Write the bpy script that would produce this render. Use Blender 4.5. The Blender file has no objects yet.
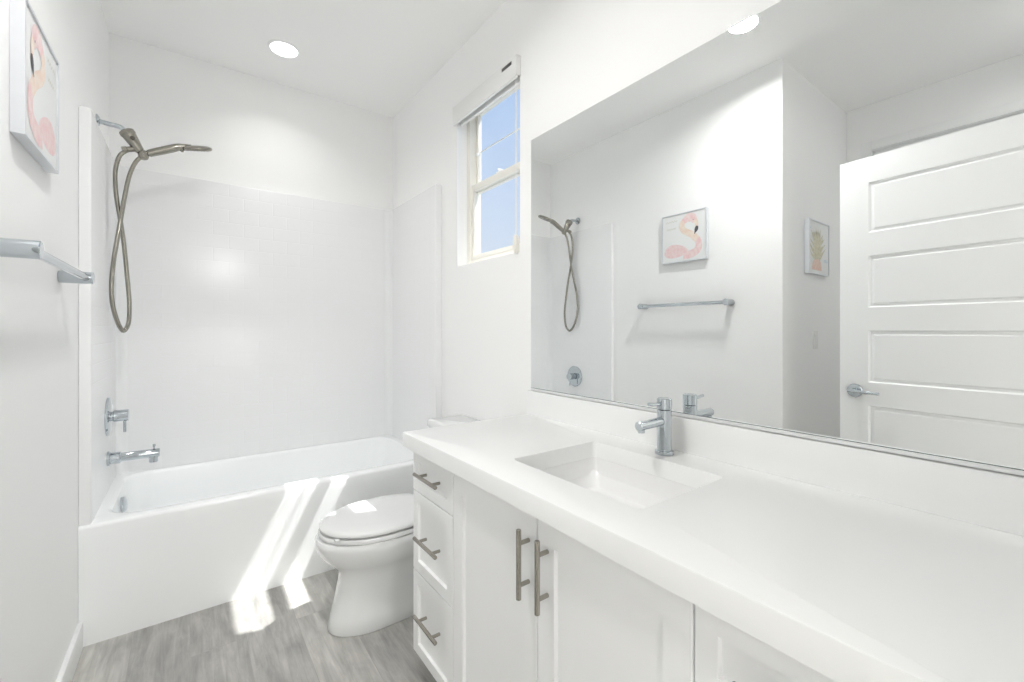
import bpy, bmesh, math, random
from mathutils import Vector, Matrix
PI = math.pi
S = bpy.context.scene
COL = S.collection

# ------------------------------------------------------------------ camera
cam_d = bpy.data.cameras.new('camera')
cam = bpy.data.objects.new('camera', cam_d)
COL.objects.link(cam)
cam.location = (0, 0, 1.2)
cam.rotation_euler = (PI / 2, 0, -0.6363)
cam_d.sensor_width = 36
cam_d.lens = 435.97 / 1024 * 36
cam_d.shift_y = -10.57 / 1024
cam_d.clip_start = 0.02
S.camera = cam

# ------------------------------------------------------------------ world, sun, exposure
W = bpy.data.worlds.new('sky')
S.world = W
W.use_nodes = True
nt = W.node_tree
nt.nodes.clear()
wo = nt.nodes.new('ShaderNodeOutputWorld')
bg = nt.nodes.new('ShaderNodeBackground')
tc = nt.nodes.new('ShaderNodeTexCoord')
sx = nt.nodes.new('ShaderNodeSeparateXYZ')
cr = nt.nodes.new('ShaderNodeValToRGB')
cr.color_ramp.elements[0].position = 0.10
cr.color_ramp.elements[0].color = (0.76, 0.84, 0.96, 1)
cr.color_ramp.elements[1].position = 0.50
cr.color_ramp.elements[1].color = (0.50, 0.67, 0.97, 1)
nt.links.new(tc.outputs['Generated'], sx.inputs[0])
nt.links.new(sx.outputs['Z'], cr.inputs[0])
nt.links.new(cr.outputs[0], bg.inputs[0])
nt.links.new(bg.outputs[0], wo.inputs[0])
bg.inputs[1].default_value = 0.93

sun_d = bpy.data.lights.new('sun', 'SUN')
sun = bpy.data.objects.new('sun', sun_d)
COL.objects.link(sun)
sun_d.energy = 9.0
sun_d.angle = math.radians(0.6)
sun_d.color = (1.0, 0.985, 0.96)
sun.rotation_euler = Vector((-1, 0.36, -2.04)).to_track_quat('-Z', 'Y').to_euler()
sun.location = (4, 0, 6)

TUB_CAN_W = 1.45
ROOM_CAN_W = 12.2
RECESS_FILL_W = 0.95  # added fill, brightens the recess
HALL_FILL_W = 52.0  # added fill from behind the camera
S.view_settings.view_transform = 'Standard'
S.view_settings.look = 'None'
S.view_settings.exposure = 0.12
S.view_settings.gamma = 1.0
S.view_settings.use_curve_mapping = False
S.cycles.max_bounces = 24
S.cycles.diffuse_bounces = 20
S.cycles.glossy_bounces = 6
S.cycles.transparent_max_bounces = 12
S.cycles.caustics_reflective = False
S.cycles.caustics_refractive = False
S.cycles.sample_clamp_indirect = 4.0

# ------------------------------------------------------------------ room numbers
XL, XR, YB, ZC = -0.340, 1.1906, 3.064, 2.746
YT, ZT = 2.289, 0.4585
YR, XD, YF = 1.080, -1.383, 0.025
WIN_Y0, WIN_Y1, WIN_Z0, WIN_Z1 = 1.551, 2.121, 1.553, 2.43


# ------------------------------------------------------------------ materials
def mat(name, col, rough=0.5, metal=0.0, spec=0.5, coat=0.0):
    m = bpy.data.materials.new(name)
    m.use_nodes = True
    p = m.node_tree.nodes['Principled BSDF']
    p.inputs['Base Color'].default_value = (*col, 1)
    p.inputs['Roughness'].default_value = rough
    p.inputs['Metallic'].default_value = metal
    p.inputs['Specular IOR Level'].default_value = spec
    p.inputs['Coat Weight'].default_value = coat
    p.inputs['Coat Roughness'].default_value = 0.05
    return m


def noise_bump(m, scale, strength, dist=0.002, detail=3):
    t = m.node_tree
    p = t.nodes['Principled BSDF']
    c = t.nodes.new('ShaderNodeTexCoord')
    n = t.nodes.new('ShaderNodeTexNoise')
    n.inputs['Scale'].default_value = scale
    n.inputs['Detail'].default_value = detail
    b = t.nodes.new('ShaderNodeBump')
    b.inputs['Strength'].default_value = strength
    b.inputs['Distance'].default_value = dist
    t.links.new(c.outputs['Object'], n.inputs['Vector'])
    t.links.new(n.outputs['Fac'], b.inputs['Height'])
    t.links.new(b.outputs[0], p.inputs['Normal'])
    return m


def tile_mat(name, axis):
    """white glossy surround with shallow subway-tile relief; axis is the horizontal world axis of the panel"""
    m = mat(name, (0.85, 0.855, 0.86), 0.26, spec=0.4)
    t = m.node_tree
    p = t.nodes['Principled BSDF']
    c = t.nodes.new('ShaderNodeTexCoord')
    s = t.nodes.new('ShaderNodeSeparateXYZ')
    k = t.nodes.new('ShaderNodeCombineXYZ')
    br = t.nodes.new('ShaderNodeTexBrick')
    br.inputs['Scale'].default_value = 1.0
    br.inputs['Mortar Size'].default_value = 0.0022
    br.inputs['Mortar Smooth'].default_value = 0.6
    br.inputs['Brick Width'].default_value = 0.152
    br.inputs['Row Height'].default_value = 0.076
    bu = t.nodes.new('ShaderNodeBump')
    bu.inputs['Strength'].default_value = 0.35
    bu.inputs['Distance'].default_value = 0.0015
    bu.invert = True
    t.links.new(c.outputs['Object'], s.inputs[0])
    t.links.new(s.outputs[axis], k.inputs['X'])
    t.links.new(s.outputs['Z'], k.inputs['Y'])
    t.links.new(k.outputs[0], br.inputs['Vector'])
    t.links.new(br.outputs['Fac'], bu.inputs['Height'])
    t.links.new(bu.outputs[0], p.inputs['Normal'])
    return m


def floor_mat():
    m = mat('grey_plank_floor', (0.35, 0.34, 0.32), 0.42)
    t = m.node_tree
    p = t.nodes['Principled BSDF']
    c = t.nodes.new('ShaderNodeTexCoord')
    s = t.nodes.new('ShaderNodeSeparateXYZ')
    k = t.nodes.new('ShaderNodeCombineXYZ')
    t.links.new(c.outputs['Object'], s.inputs[0])
    t.links.new(s.outputs['Y'], k.inputs['X'])
    t.links.new(s.outputs['X'], k.inputs['Y'])
    br = t.nodes.new('ShaderNodeTexBrick')
    br.offset = 0.37
    br.inputs['Scale'].default_value = 1.0
    br.inputs['Color1'].default_value = (0.0, 0.0, 0.0, 1)
    br.inputs['Color2'].default_value = (1.0, 1.0, 1.0, 1)
    br.inputs['Mortar'].default_value = (0.5, 0.5, 0.5, 1)
    br.inputs['Mortar Size'].default_value = 0.0012
    br.inputs['Mortar Smooth'].default_value = 0.3
    br.inputs['Bias'].default_value = 0.0
    br.inputs['Brick Width'].default_value = 1.22
    br.inputs['Row Height'].default_value = 0.178
    t.links.new(k.outputs[0], br.inputs['Vector'])
    # every plank shifts its own grain
    off = t.nodes.new('ShaderNodeVectorMath')
    off.operation = 'MULTIPLY'
    off.inputs[1].default_value = (7.0, 13.0, 5.0)
    t.links.new(br.outputs['Color'], off.inputs[0])
    add = t.nodes.new('ShaderNodeVectorMath')
    t.links.new(k.outputs[0], add.inputs[0])
    t.links.new(off.outputs[0], add.inputs[1])

    def grain(sc, scale, detail, rough=0.6):
        mp = t.nodes.new('ShaderNodeMapping')
        mp.inputs['Scale'].default_value = sc
        n = t.nodes.new('ShaderNodeTexNoise')
        n.inputs['Scale'].default_value = scale
        n.inputs['Detail'].default_value = detail
        n.inputs['Roughness'].default_value = rough
        n.inputs['Distortion'].default_value = 0.6
        t.links.new(add.outputs[0], mp.inputs['Vector'])
        t.links.new(mp.outputs[0], n.inputs['Vector'])
        return n
    fine = grain((2.4, 26.0, 1.0), 2.2, 7, 0.62)
    blot = grain((2.2, 6.0, 1.0), 2.0, 5, 0.6)

    def ramp(src, a, b, pa=0.3, pb=0.7):
        r = t.nodes.new('ShaderNodeValToRGB')
        r.color_ramp.elements[0].position = pa
        r.color_ramp.elements[1].position = pb
        r.color_ramp.elements[0].color = (*a, 1)
        r.color_ramp.elements[1].color = (*b, 1)
        t.links.new(src, r.inputs[0])
        return r
    r1 = ramp(fine.outputs['Fac'], (0.36, 0.35, 0.33), (0.52, 0.51, 0.49), 0.30, 0.70)
    r2 = ramp(blot.outputs['Fac'], (0.72, 0.72, 0.72), (1.16, 1.16, 1.15), 0.3, 0.7)
    r3 = ramp(br.outputs['Color'], (0.86, 0.86, 0.86), (1.14, 1.14, 1.13), 0.0, 1.0)

    def mul(a, b):
        x = t.nodes.new('ShaderNodeMix')
        x.data_type = 'RGBA'
        x.blend_type = 'MULTIPLY'
        x.inputs[0].default_value = 1.0
        t.links.new(a, x.inputs[6])
        t.links.new(b, x.inputs[7])
        return x.outputs[2]
    cc = mul(mul(r1.outputs[0], r2.outputs[0]), r3.outputs[0])
    seam = t.nodes.new('ShaderNodeMix')
    seam.data_type = 'RGBA'
    seam.inputs[7].default_value = (0.16, 0.15, 0.14, 1)
    sm = t.nodes.new('ShaderNodeMath')
    sm.operation = 'MULTIPLY'
    sm.inputs[1].default_value = 0.22
    t.links.new(br.outputs['Fac'], sm.inputs[0])
    t.links.new(sm.outputs[0], seam.inputs[0])
    t.links.new(cc, seam.inputs[6])
    t.links.new(seam.outputs[2], p.inputs['Base Color'])
    bu = t.nodes.new('ShaderNodeBump')
    bu.inputs['Strength'].default_value = 0.15
    bu.inputs['Distance'].default_value = 0.001
    t.links.new(fine.outputs['Fac'], bu.inputs['Height'])
    t.links.new(bu.outputs[0], p.inputs['Normal'])
    return m


def glass_mat():
    m = bpy.data.materials.new('window_glass')
    m.use_nodes = True
    t = m.node_tree
    t.nodes.clear()
    o = t.nodes.new('ShaderNodeOutputMaterial')
    mx = t.nodes.new('ShaderNodeMixShader')
    tr = t.nodes.new('ShaderNodeBsdfTransparent')
    gl = t.nodes.new('ShaderNodeBsdfGlossy')
    tr.inputs[0].default_value = (0.97, 0.98, 0.98, 1)
    gl.inputs['Roughness'].default_value = 0.0
    mx.inputs[0].default_value = 0.05
    t.links.new(tr.outputs[0], mx.inputs[1])
    t.links.new(gl.outputs[0], mx.inputs[2])
    t.links.new(mx.outputs[0], o.inputs[0])
    return m


def emit_mat(name, col, strength):
    m = bpy.data.materials.new(name)
    m.use_nodes = True
    p = m.node_tree.nodes['Principled BSDF']
    p.inputs['Base Color'].default_value = (0.9, 0.9, 0.9, 1)
    p.inputs['Emission Color'].default_value = (*col, 1)
    p.inputs['Emission Strength'].default_value = strength
    return m


M = {}
M['wall'] = noise_bump(mat('white_wall_paint', (0.92, 0.92, 0.918), 0.6, spec=0.3), 260, 0.06, 0.001)
M['ceiling'] = noise_bump(mat('white_ceiling_paint', (0.92, 0.92, 0.915), 0.8, spec=0.2), 200, 0.08, 0.001)
M['trim'] = mat('white_trim_paint', (0.90, 0.905, 0.905), 0.35)
M['floor'] = floor_mat()
M['tile_x'] = tile_mat('white_tile_panel_wide', 'X')
M['tile_y'] = tile_mat('white_tile_panel_end', 'Y')
M['surround'] = mat('white_surround_gloss', (0.84, 0.845, 0.85), 0.22)
M['acrylic'] = mat('white_tub_acrylic', (0.92, 0.935, 0.94), 0.16, coat=0.3)
M['porcelain'] = mat('white_porcelain', (0.84, 0.85, 0.85), 0.10, coat=0.4)
M['seat'] = mat('white_seat_plastic', (0.77, 0.775, 0.775), 0.16)
M['cabinet'] = mat('white_cabinet_lacquer', (0.92, 0.925, 0.925), 0.33)
M['dark'] = mat('shadow_gap_board', (0.25, 0.25, 0.25), 0.7)
M['quartz'] = noise_bump(mat('white_quartz', (0.90, 0.905, 0.90), 0.28), 500, 0.02, 0.0005)
M['sink'] = mat('white_sink_porcelain', (0.89, 0.89, 0.888), 0.2)
M['chrome'] = mat('polished_chrome', (0.56, 0.60, 0.63), 0.05, 1.0)
M['chrome_dark'] = mat('chrome_inside', (0.20, 0.22, 0.24), 0.3, 1.0)
M['nickel'] = mat('brushed_nickel', (0.40, 0.378, 0.335), 0.26, 1.0)
M['nickel_shower'] = mat('satin_nickel_shower', (0.34, 0.325, 0.285), 0.20, 1.0)
M['nickel_dark'] = mat('dark_button', (0.10, 0.09, 0.075), 0.4, 0.4)
M['mirror'] = mat('silvered_mirror', (0.93, 0.945, 0.94), 0.0, 1.0)
M['mirror_edge'] = mat('mirror_edge_glass', (0.28, 0.32, 0.31), 0.15, 0.3)
M['aluminium'] = mat('satin_aluminium', (0.86, 0.87, 0.87), 0.35, 0.35)
M['vinyl'] = mat('cream_window_vinyl', (0.84, 0.82, 0.76), 0.4)
M['glass'] = glass_mat()
M['shade'] = mat('white_shade_metal', (0.82, 0.82, 0.81), 0.45)
M['shade_fabric'] = mat('white_shade_fabric', (0.80, 0.80, 0.775), 0.8)
M['badge'] = mat('dark_badge', (0.09, 0.09, 0.09), 0.5)
M['chain'] = mat('white_bead_plastic', (0.82, 0.82, 0.80), 0.4)
M['frame'] = mat('silver_picture_frame', (0.74, 0.76, 0.79), 0.30, 0.4)
M['paper'] = mat('print_paper', (0.80, 0.81, 0.81), 0.5)
M['diffuser'] = emit_mat('lit_diffuser', (1.0, 0.985, 0.96), 6.0)
M['plate'] = mat('switch_plate_plastic', (0.80, 0.80, 0.79), 0.35)
M['rubber'] = mat('grey_rubber', (0.3, 0.3, 0.3), 0.6)


def blotchy(name, a, b, scale=40):
    m = mat(name, a, 0.6)
    t = m.node_tree
    c = t.nodes.new('ShaderNodeTexCoord')
    n = t.nodes.new('ShaderNodeTexNoise')
    n.inputs['Scale'].default_value = scale
    n.inputs['Detail'].default_value = 4
    r = t.nodes.new('ShaderNodeValToRGB')
    r.color_ramp.elements[0].position = 0.35
    r.color_ramp.elements[1].position = 0.65
    r.color_ramp.elements[0].color = (*a, 1)
    r.color_ramp.elements[1].color = (*b, 1)
    t.links.new(c.outputs['Object'], n.inputs['Vector'])
    t.links.new(n.outputs['Fac'], r.inputs[0])
    t.links.new(r.outputs[0], t.nodes['Principled BSDF'].inputs['Base Color'])
    return m


M['pink'] = blotchy('watercolour_pink', (0.80, 0.56, 0.57), (0.83, 0.70, 0.69))
M['peach'] = blotchy('watercolour_peach', (0.82, 0.64, 0.54), (0.83, 0.74, 0.66))
M['ink'] = mat('watercolour_black', (0.10, 0.10, 0.11), 0.6)
M['script'] = mat('pale_ink', (0.66, 0.66, 0.60), 0.6)
M['leaf'] = blotchy('watercolour_leaf', (0.58, 0.54, 0.40), (0.72, 0.69, 0.56), 60)
M['coral'] = blotchy('watercolour_coral', (0.80, 0.54, 0.46), (0.83, 0.68, 0.60), 50)
M['blue'] = blotchy('watercolour_blue', (0.55, 0.66, 0.74), (0.74, 0.78, 0.80), 50)


# ------------------------------------------------------------------ mesh helpers (world coordinates)
def quadring(bm, a, b):
    n = len(a)
    for i in range(n):
        j = (i + 1) % n
        bm.faces.new((a[i], a[j], b[j], b[i]))


def box(bm, x0, x1, y0, y1, z0, z1, bev=0.0, seg=2, mi=0):
    t = bmesh.new()
    bmesh.ops.create_cube(t, size=1)
    for v in t.verts:
        v.co = Vector(((x0 + x1) / 2 + v.co.x * (x1 - x0), (y0 + y1) / 2 + v.co.y * (y1 - y0), (z0 + z1) / 2 + v.co.z * (z1 - z0)))
    if bev:
        bmesh.ops.bevel(t, geom=t.edges[:], offset=bev, segments=seg, profile=0.5, affect='EDGES')
    join(bm, t, mi)


def join(bm, t, mi=0):
    mp = {}
    for v in t.verts:
        mp[v] = bm.verts.new(v.co)
    for f in t.faces:
        try:
            g = bm.faces.new([mp[v] for v in f.verts])
            g.material_index = mi if mi else f.material_index
        except ValueError:
            pass
    t.free()


def loft(bm, rings, cap0=True, cap1=True, closed=False, mi=0):
    vs = [[bm.verts.new(p) for p in r] for r in rings]
    n0 = len(bm.faces)
    for a, b in zip(vs, vs[1:]):
        quadring(bm, a, b)
    if closed:
        quadring(bm, vs[-1], vs[0])
    else:
        if cap0:
            bm.faces.new(vs[0][::-1])
        if cap1:
            bm.faces.new(vs[-1])
    if mi:
        bm.faces.ensure_lookup_table()
        for f in bm.faces[n0:]:
            f.material_index = mi


def frame_of(d):
    d = d.normalized()
    a = Vector((0, 0, 1)) if abs(d.z) < 0.9 else Vector((1, 0, 0))
    u = d.cross(a).normalized()
    return u, d.cross(u).normalized()


def spin(bm, p, d, prof, n=28, mi=0):
    """revolve prof = [(distance along d, radius)...] about the axis from p along d"""
    p, d = Vector(p), Vector(d).normalized()
    u, w = frame_of(d)
    rings = []
    for t, r in prof:
        rings.append([p + d * t + (u * math.cos(2 * PI * k / n) + w * math.sin(2 * PI * k / n)) * max(r, 1e-5) for k in range(n)])
    loft(bm, rings, mi=mi)


def cyl(bm, a, b, r, bev=0.0015, n=24, r2=None, mi=0):
    a, b = Vector(a), Vector(b)
    L = (b - a).length
    r2 = r if r2 is None else r2
    spin(bm, a, b - a, [(0, r - bev), (bev, r), (L - bev, r2), (L, r2 - bev)], n, mi)


def smooth_path(pts, sub=8):
    P = [Vector(p) for p in pts]
    P = [P[0] * 2 - P[1]] + P + [P[-1] * 2 - P[-2]]
    out = []
    for i in range(1, len(P) - 2):
        a, b, c, d = P[i - 1:i + 3]
        for k in range(sub):
            t = k / sub
            out.append(0.5 * ((2 * b) + (c - a) * t + (2 * a - 5 * b + 4 * c - d) * t * t + (3 * b - a - 3 * c + d) * t ** 3))
    out.append(P[-2])
    return out


def tube(bm, pts, r, n=14, sub=8, mi=0):
    P = smooth_path(pts, sub) if sub else [Vector(p) for p in pts]
    rad = r if callable(r) else (lambda t: r)
    d = (P[1] - P[0]).normalized()
    u, _ = frame_of(d)
    rings = []
    for i, p in enumerate(P):
        a, b = P[max(i - 1, 0)], P[min(i + 1, len(P) - 1)]
        d = (b - a).normalized()
        u = (u - d * u.dot(d)).normalized()
        w = d.cross(u)
        q = rad(i / (len(P) - 1))
        rings.append([p + (u * math.cos(2 * PI * k / n) + w * math.sin(2 * PI * k / n)) * q for k in range(n)])
    loft(bm, rings, mi=mi)


def rrect(x0, x1, y0, y1, z, r, n=6):
    out = []
    for cx, cy, a0 in ((x1 - r, y1 - r, 0), (x0 + r, y1 - r, PI / 2), (x0 + r, y0 + r, PI), (x1 - r, y0 + r, 1.5 * PI)):
        for k in range(n + 1):
            a = a0 + PI / 2 * k / n
            out.append(Vector((cx + r * math.cos(a), cy + r * math.sin(a), z)))
    return out


def flat(bm, pts, mi=0):
    f = bm.faces.new([bm.verts.new(p) for p in pts])
    f.material_index = mi
    return f


def shaker(bm, xf, xb, y0, y1, z0, z1, rail=0.055):
    """slab whose front (at the smaller x) carries a recessed flat panel"""
    t = bmesh.new()
    bmesh.ops.create_cube(t, size=1)
    for v in t.verts:
        v.co = Vector(((xf + xb) / 2 + v.co.x * (xb - xf), (y0 + y1) / 2 + v.co.y * (y1 - y0), (z0 + z1) / 2 + v.co.z * (z1 - z0)))
    bmesh.ops.bevel(t, geom=t.edges[:], offset=0.0012, segments=1, affect='EDGES')
    t.faces.ensure_lookup_table()
    fr = min(t.faces, key=lambda f: f.calc_center_median().x + (0 if f.calc_area() > 0.01 else 9))
    bmesh.ops.inset_region(t, faces=[fr], thickness=rail, depth=0)
    bmesh.ops.inset_region(t, faces=[fr], thickness=0.003, depth=-0.009)
    join(bm, t)


# ------------------------------------------------------------------ object helpers
def origin_of(o):
    while o.parent:
        o = o.parent
    return Vector(o.location)


def obj(name, bm, m, parent=None, smooth=35, loc=None, recalc=True):
    if recalc:
        bmesh.ops.recalc_face_normals(bm, faces=bm.faces[:])
    o0 = origin_of(parent) if parent else Vector(loc or (0, 0, 0))
    for v in bm.verts:
        v.co -= o0
    me = bpy.data.meshes.new(name)
    bm.to_mesh(me)
    bm.free()
    for mm in (m if isinstance(m, (list, tuple)) else [m]):
        me.materials.append(mm)
    if smooth:
        for p in me.polygons:
            p.use_smooth = True
        me.set_sharp_from_angle(angle=math.radians(smooth))
    o = bpy.data.objects.new(name, me)
    COL.objects.link(o)
    if parent:
        o.parent = parent
    else:
        o.location = o0
    return o


def thing(name, label, cat, loc, group=None):
    o = bpy.data.objects.new(name, None)
    COL.objects.link(o)
    o.empty_display_size = 0.1
    o.location = loc
    o['label'] = label
    o['category'] = cat
    if group:
        o['group'] = group
    return o


def tag(o, label, cat, group=None):
    o['label'] = label
    o['category'] = cat
    if group:
        o['group'] = group
    return o


def struct(name, bm, m, loc=None, smooth=0, label=None):
    o = obj(name, bm, m, None, smooth, loc)
    o['kind'] = 'structure'
    if label:
        o['label'] = label
    return o


def nb():
    return bmesh.new()


# ================================================================== the setting
bm = nb(); box(bm, -1.55, 1.40, -3.75, 3.25, -0.06, 0.0)
struct('floor', bm, M['floor'])
bm = nb(); box(bm, -1.55, 1.40, -3.75, 3.25, ZC, ZC + 0.08)
struct('ceiling', bm, M['ceiling'])
bm = nb(); box(bm, XL - 0.12, XL, YR + 0.12, YB, 0, ZC)
struct('wall_left', bm, M['wall'])
bm = nb(); box(bm, XD, XL, YR, YR + 0.12, 0, ZC)
struct('wall_recess', bm, M['wall'])
bm = nb(); box(bm, XL - 0.12, XR + 0.16, YB, YB + 0.12, 0, ZC)
struct('wall_back', bm, M['wall'])
# far wall of the recess, with an opening for the tall door
bm = nb()
D2Y0, D2Y1, D2Z = 0.16, 0.938, 2.437
box(bm, XD - 0.12, XD, YF - 0.12, D2Y0, 0, ZC)
box(bm, XD - 0.12, XD, D2Y1, YR + 0.12, 0, ZC)
box(bm, XD - 0.12, XD, D2Y0, D2Y1, D2Z, ZC)
struct('wall_far_left', bm, M['wall'])
# right wall with the window opening
bm = nb()
XO = XR + 0.15
box(bm, XR, XO, YF - 0.12, WIN_Y0, 0, ZC)
box(bm, XR, XO, WIN_Y1, YB, 0, ZC)
box(bm, XR, XO, WIN_Y0, WIN_Y1, 0, WIN_Z0)
box(bm, XR, XO, WIN_Y0, WIN_Y1, WIN_Z1, ZC)
struct('wall_right', bm, M['wall'])
# front wall with the doorway the photograph is taken from
DX0, DX1, DZ = -0.225, 0.56, 2.05
bm = nb()
box(bm, XD, DX0, YF - 0.12, YF, 0, ZC)
box(bm, DX1, XR, YF - 0.12, YF, 0, ZC)
box(bm, DX0, DX1, YF - 0.12, YF, DZ, ZC)
struct('wall_front', bm, M['wall'])
# hallway behind the doorway
bm = nb()
box(bm, -1.5, -1.38, -3.72, YF - 0.12, 0, ZC)
box(bm, 1.25, 1.37, -3.72, YF - 0.12, 0, ZC)
box(bm, -1.38, 1.25, -3.72, -3.60, 0, ZC)
struct('wall_hall', bm, M['wall'])

# baseboards
def baseboard(name, x0, x1, y0, y1, face):
    bm = nb()
    box(bm, x0, x1, y0, y1, 0, 0.1, 0.004)
    return struct(name, bm, M['trim'], smooth=35)


baseboard('baseboard_left', XL, XL + 0.016, YR - 0.013, YT - 0.001, 'x')
baseboard('baseboard_recess', XD + 0.013, XL, YR - 0.013, YR, 'y')
baseboard('baseboard_right', XR - 0.013, XR, 1.47, YT - 0.001, 'x')

# ------------------------------------------------------------------ window
w = bpy.data.objects.new('window_1', None)
COL.objects.link(w)
w.location = (XR + 0.09, (WIN_Y0 + WIN_Y1) / 2, WIN_Z0)
w['kind'] = 'structure'


def rect_frame(bm, x0, x1, y0, y1, z0, z1, s, bot=None, top=None, bev=0.003):
    bot = s if bot is None else bot
    top = s if top is None else top
    box(bm, x0, x1, y0, y0 + s, z0, z1, bev)
    box(bm, x0, x1, y1 - s, y1, z0, z1, bev)
    box(bm, x0, x1, y0 + s, y1 - s, z0, z0 + bot, bev)
    box(bm, x0, x1, y0 + s, y1 - s, z1 - top, z1, bev)


FX0 = XR + 0.062
bm = nb()
rect_frame(bm, FX0, FX0 + 0.075, WIN_Y0, WIN_Y1, WIN_Z0, WIN_Z1, 0.030, 0.034, 0.016)
box(bm, FX0, FX0 + 0.075, WIN_Y0 + 0.030, WIN_Y0 + 0.040, WIN_Z0 + 0.034, WIN_Z1 - 0.016, 0.002)
obj('window_frame', bm, M['vinyl'], w)
ZM = 1.985
bm = nb()   # lower sash, on the room side
rect_frame(bm, FX0 + 0.012, FX0 + 0.038, WIN_Y0 + 0.040, WIN_Y1 - 0.030, WIN_Z0 + 0.030, ZM + 0.022, 0.022, 0.034, 0.036)
ls = obj('lower_sash', bm, M['vinyl'], w)
bm = nb(); box(bm, FX0 + 0.022, FX0 + 0.027, WIN_Y0 + 0.060, WIN_Y1 - 0.050, WIN_Z0 + 0.062, ZM - 0.012)
obj('window_pane', bm, M['glass'], ls, 0)
bm = nb()   # upper sash, further out
rect_frame(bm, FX0 + 0.040, FX0 + 0.064, WIN_Y0 + 0.040, WIN_Y1 - 0.030, ZM - 0.02, WIN_Z1 - 0.014, 0.022, 0.036, 0.018)
us = obj('upper_sash', bm, M['vinyl'], w)
bm = nb(); box(bm, FX0 + 0.050, FX0 + 0.055, WIN_Y0 + 0.060, WIN_Y1 - 0.050, ZM + 0.014, WIN_Z1 - 0.030)
obj('window_pane', bm, M['glass'], us, 0)
bm = nb(); box(bm, FX0 + 0.056, FX0 + 0.062, WIN_Y0 + 0.060, WIN_Y1 - 0.050, 2.195, 2.202, 0.002)
obj('grille_bar', bm, M['trim'], us)
bm = nb()
yc = (WIN_Y0 + WIN_Y1) / 2 - 0.01
box(bm, FX0 + 0.014, FX0 + 0.036, yc - 0.028, yc + 0.028, ZM + 0.0215, ZM + 0.029, 0.002)
spin(bm, (FX0 + 0.022, yc, ZM + 0.028), (0, 0, 1), [(0, 0.010), (0.008, 0.010), (0.011, 0.006)])
box(bm, FX0 + 0.006, FX0 + 0.024, yc - 0.006, yc + 0.006, ZM + 0.031, ZM + 0.039, 0.002)
obj('sash_lock', bm, M['trim'], w)
bm = nb(); box(bm, FX0 + 0.034, FX0 + 0.046, WIN_Y1 - 0.056, WIN_Y1 - 0.032, 2.175, 2.190, 0.002)
obj('vent_latch', bm, M['trim'], us)


# ------------------------------------------------------------------ the open door seen in the mirror
DW, DT = 0.762, 0.035


def five_panel(bm, wd, th, z0, z1, stile, panels):
    """slab in its own frame: width along +y from 0, front face at x=0, back at x=-th"""
    ys = [0, stile, wd - stile, wd]
    zs = [z0]
    for a, b in panels:
        zs += [a, b]
    zs.append(z1)
    pan = []
    grids = []
    for x, flip in ((0, False), (-th, True)):
        g = [[bm.verts.new((x, y, z)) for z in zs] for y in ys]
        grids.append(g)
        for i in range(3):
            for j in range(len(zs) - 1):
                q = [g[i][j], g[i + 1][j], g[i + 1][j + 1], g[i][j + 1]]
                f = bm.faces.new(q[::-1] if flip else q)
                if i == 1 and j % 2 == 1:
                    pan.append(f)
    a, b = grids
    nz = len(zs) - 1
    for i in range(3):
        bm.faces.new((a[i + 1][0], a[i][0], b[i][0], b[i + 1][0]))
        bm.faces.new((a[i][nz], a[i + 1][nz], b[i + 1][nz], b[i][nz]))
    for j in range(nz):
        bm.faces.new((a[0][j], a[0][j + 1], b[0][j + 1], b[0][j]))
        bm.faces.new((a[3][j + 1], a[3][j], b[3][j], b[3][j + 1]))
    bmesh.ops.recalc_face_normals(bm, faces=bm.faces[:])
    bmesh.ops.inset_individual(bm, faces=pan, thickness=0.010, depth=-0.008)
    bmesh.ops.inset_individual(bm, faces=pan, thickness=0.012, depth=0.0)
    bmesh.ops.inset_individual(bm, faces=pan, thickness=0.010, depth=0.005)


PAN = [(0.235, 0.48), (0.595, 0.84), (0.95, 1.20), (1.31, 1.56), (1.67, 1.913)]
bm = nb()
five_panel(bm, DW, DT, 0.012, 2.036, 0.118, PAN)
d1 = obj('door_1', bm, M['trim'], None, 20)
d1['kind'] = 'structure'
bm = nb()
hy, hz = DW - 0.065, 0.905
spin(bm, (0, hy, hz), (1, 0, 0), [(0, 0.033), (0.006, 0.033), (0.010, 0.029), (0.010, 0.014), (0.034, 0.012), (0.036, 0.0)])
tube(bm, [(0.040, hy + 0.014, hz), (0.043, hy - 0.01, hz), (0.042, hy - 0.06, hz - 0.001), (0.038, hy - 0.108, hz - 0.003)], lambda t: 0.0095 - 0.0025 * t, 14, 6)
spin(bm, (-DT, hy, hz), (-1, 0, 0), [(0, 0.033), (0.006, 0.033), (0.010, 0.029), (0.010, 0.014), (0.034, 0.012), (0.036, 0.0)])
tube(bm, [(-DT - 0.040, hy + 0.014, hz), (-DT - 0.043, hy - 0.01, hz), (-DT - 0.042, hy - 0.06, hz), (-DT - 0.038, hy - 0.108, hz - 0.003)], lambda t: 0.0095 - 0.0025 * t, 14, 6)
h = obj('door_lever', bm, M['chrome'], d1)
h['label'] = 'chrome lever handle'
d1.location = (-0.195, 0.0285, 0)
d1.rotation_euler = (0, 0, math.atan2(0.060, 0.597))

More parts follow.
